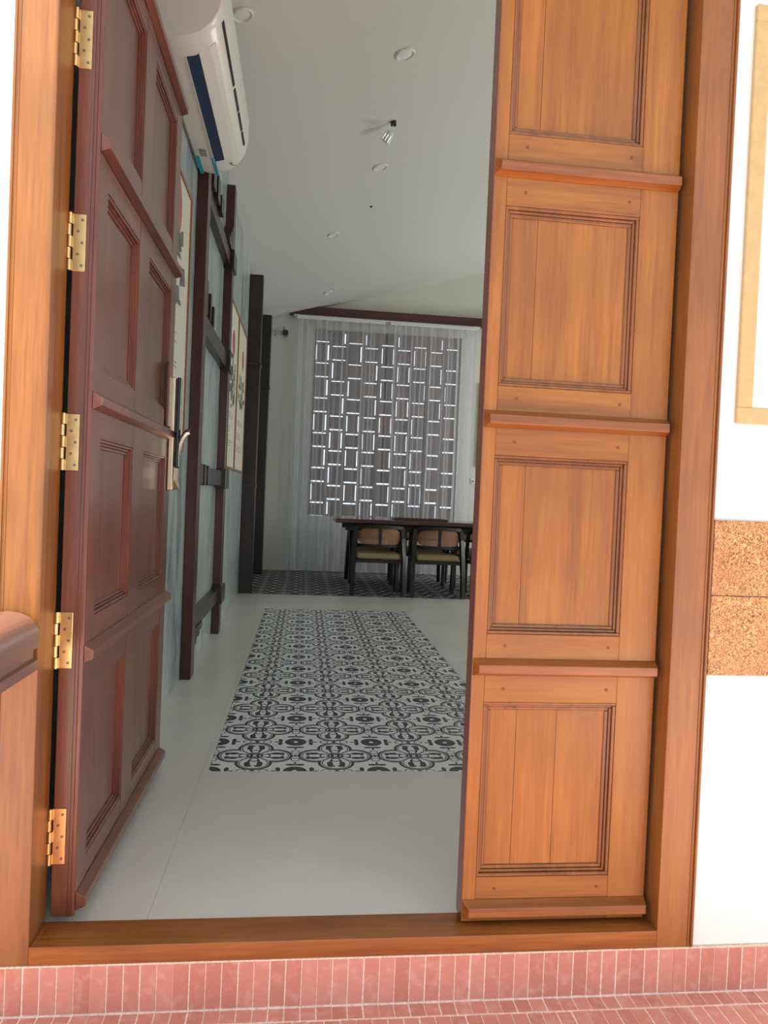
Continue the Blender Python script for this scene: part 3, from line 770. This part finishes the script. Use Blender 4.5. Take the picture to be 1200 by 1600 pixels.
# ================================================================ DINING TABLE AND CHAIRS
tb = thing('dining_table', (2.4, 7.1, 0), 'long dark reddish-brown dining table in front of the sheer curtains', 'table')
TT = wood('table_top_wood', 'x', (.03, .010, .009), (.055, .016, .013), (.08, .024, .02), .18, .5, False)
MB().box(.975, 3.95, 6.62, 7.62, .812, .862, .006).build('tabletop', TT, tb)
MB().box(1.10, 3.83, 6.76, 6.79, .72, .812).build('apron', DKX, tb); MB().box(1.10, 3.83, 7.46, 7.49, .72, .812).build('apron', DKX, tb)
for x in (1.790, 3.5):
    for y in (6.78, 7.38): MB().box(x, x+.06, y, y+.09, .001, .812, .006).build('leg', DKZ, tb)
pm = thing('tray', (2.0, 7.0, .863), 'flat dark tray lying on the dining table', 'tray')
MB().box(1.70, 2.36, 6.86, 7.20, .863, .872, .002).build('base', TT, pm)
q = MB().box(1.70, 2.36, 6.86, 6.87, .872, .886).box(1.70, 2.36, 7.19, 7.20, .872, .886).box(1.70, 1.71, 6.87, 7.19, .872, .886).box(2.35, 2.36, 6.87, 7.19, .872, .886); q.build('rim', TT, pm)

def make_chair(label):
    t = thing('dining_chair', (0, 0, 0), label, 'chair', 'dining chairs')
    # back faces -y; rounded barrel back
    def arc(z, r, a0, a1, n, ry=.26):
        return [(r*math.sin(a), -ry*math.cos(a), z(a) if callable(z) else z) for a in [a0+(a1-a0)*i/n for i in range(n+1)]]
    A = 1.75
    top = lambda a: .795-.012*abs(a)-.035*max(0, abs(a)-.9)
    MB().sweep(arc(top, .292, -A, A, 26), .030, .038).build('top_rail', DKX, t, smooth=True)
    MB().sweep(arc(.575, .285, -1.15, 1.15, 18), .022, .035).build('lower_rail', DKX, t, smooth=True)
    for s in (-1, 1):
        m = MB(); n = 8
        for i in range(n+1):
            a = s*(.07+(1.02-.07)*i/n); up_ = .778-(.075*(max(0, i-3)/5)**2.5)
            for d in (0, .004):
                m.v += [(.288*math.sin(a)*(1-d), -(.26-d)*math.cos(a), .590+(.05*(max(0, i-4)/4)**2.5)), (.288*math.sin(a)*(1-d), -(.26-d)*math.cos(a), up_)]
        for i in range(n):
            b = 4*i; m.f += [[b, b+4, b+5, b+1], [b+2, b+3, b+7, b+6]]
        m.build('cane_panel', CANE, t)
    MB().box(-.016, .016, -.272, -.246, .575, .79, .003).build('back_post', DKZ, t)
    for s in (-1, 1):
        # rear leg rises and rounds into the top rail
        MB().sweep([(s*.298, -.235, 0), (s*.292, -.215, .25), (s*.285, -.19, .45), (s*.275, -.165, .66), (s*.268, -.130, .77)], .046, [.036, .044, .05, .05, .042]).build('leg', DKZ, t)
        MB().sweep([(s*.265, .235, 0), (s*.268, .225, .25), (s*.272, .215, .45), (s*.28, .12, .70), (s*.286, .055, .752)], .042, [.034, .042, .046, .042, .034]).build('leg', DKZ, t)
    MB().box(-.265, .265, -.19, .225, .375, .415, .004).build('seat_frame', DKX, t)
    m = MB().box(-.255, .255, -.195, .235, .415, .485, .02); m.build('seat', SEAT, t, bevel=.008)
    return t
CH = [(1.475, 6.58, 0, 'dark tan-seated cane-back chair at the left end of the table, near side'),
      (2.165, 6.585, 0, 'dark chair with tan seat and cane back, second from the left on the near side'),
      (2.86, 6.58, 0, 'dark cane-backed chair half hidden by the closed door leaf, near side'),
      (1.50, 7.72, PI, 'dark cane-backed chair on the curtain side at the left end of the table'),
      (2.18, 7.72, PI, 'dark cane-backed chair on the curtain side, second from the left'),
      (2.86, 7.72, PI, 'dark cane-backed chair on the curtain side, near the closed door leaf')]
first = make_chair(CH[0][3]); chairs = [first]+[copy_tree(first) for _ in CH[1:]]
for c, (x, y, r, lab) in zip(chairs, CH): c.location = (x, y, 0); c.rotation_euler = (0, 0, r); c['label'] = lab
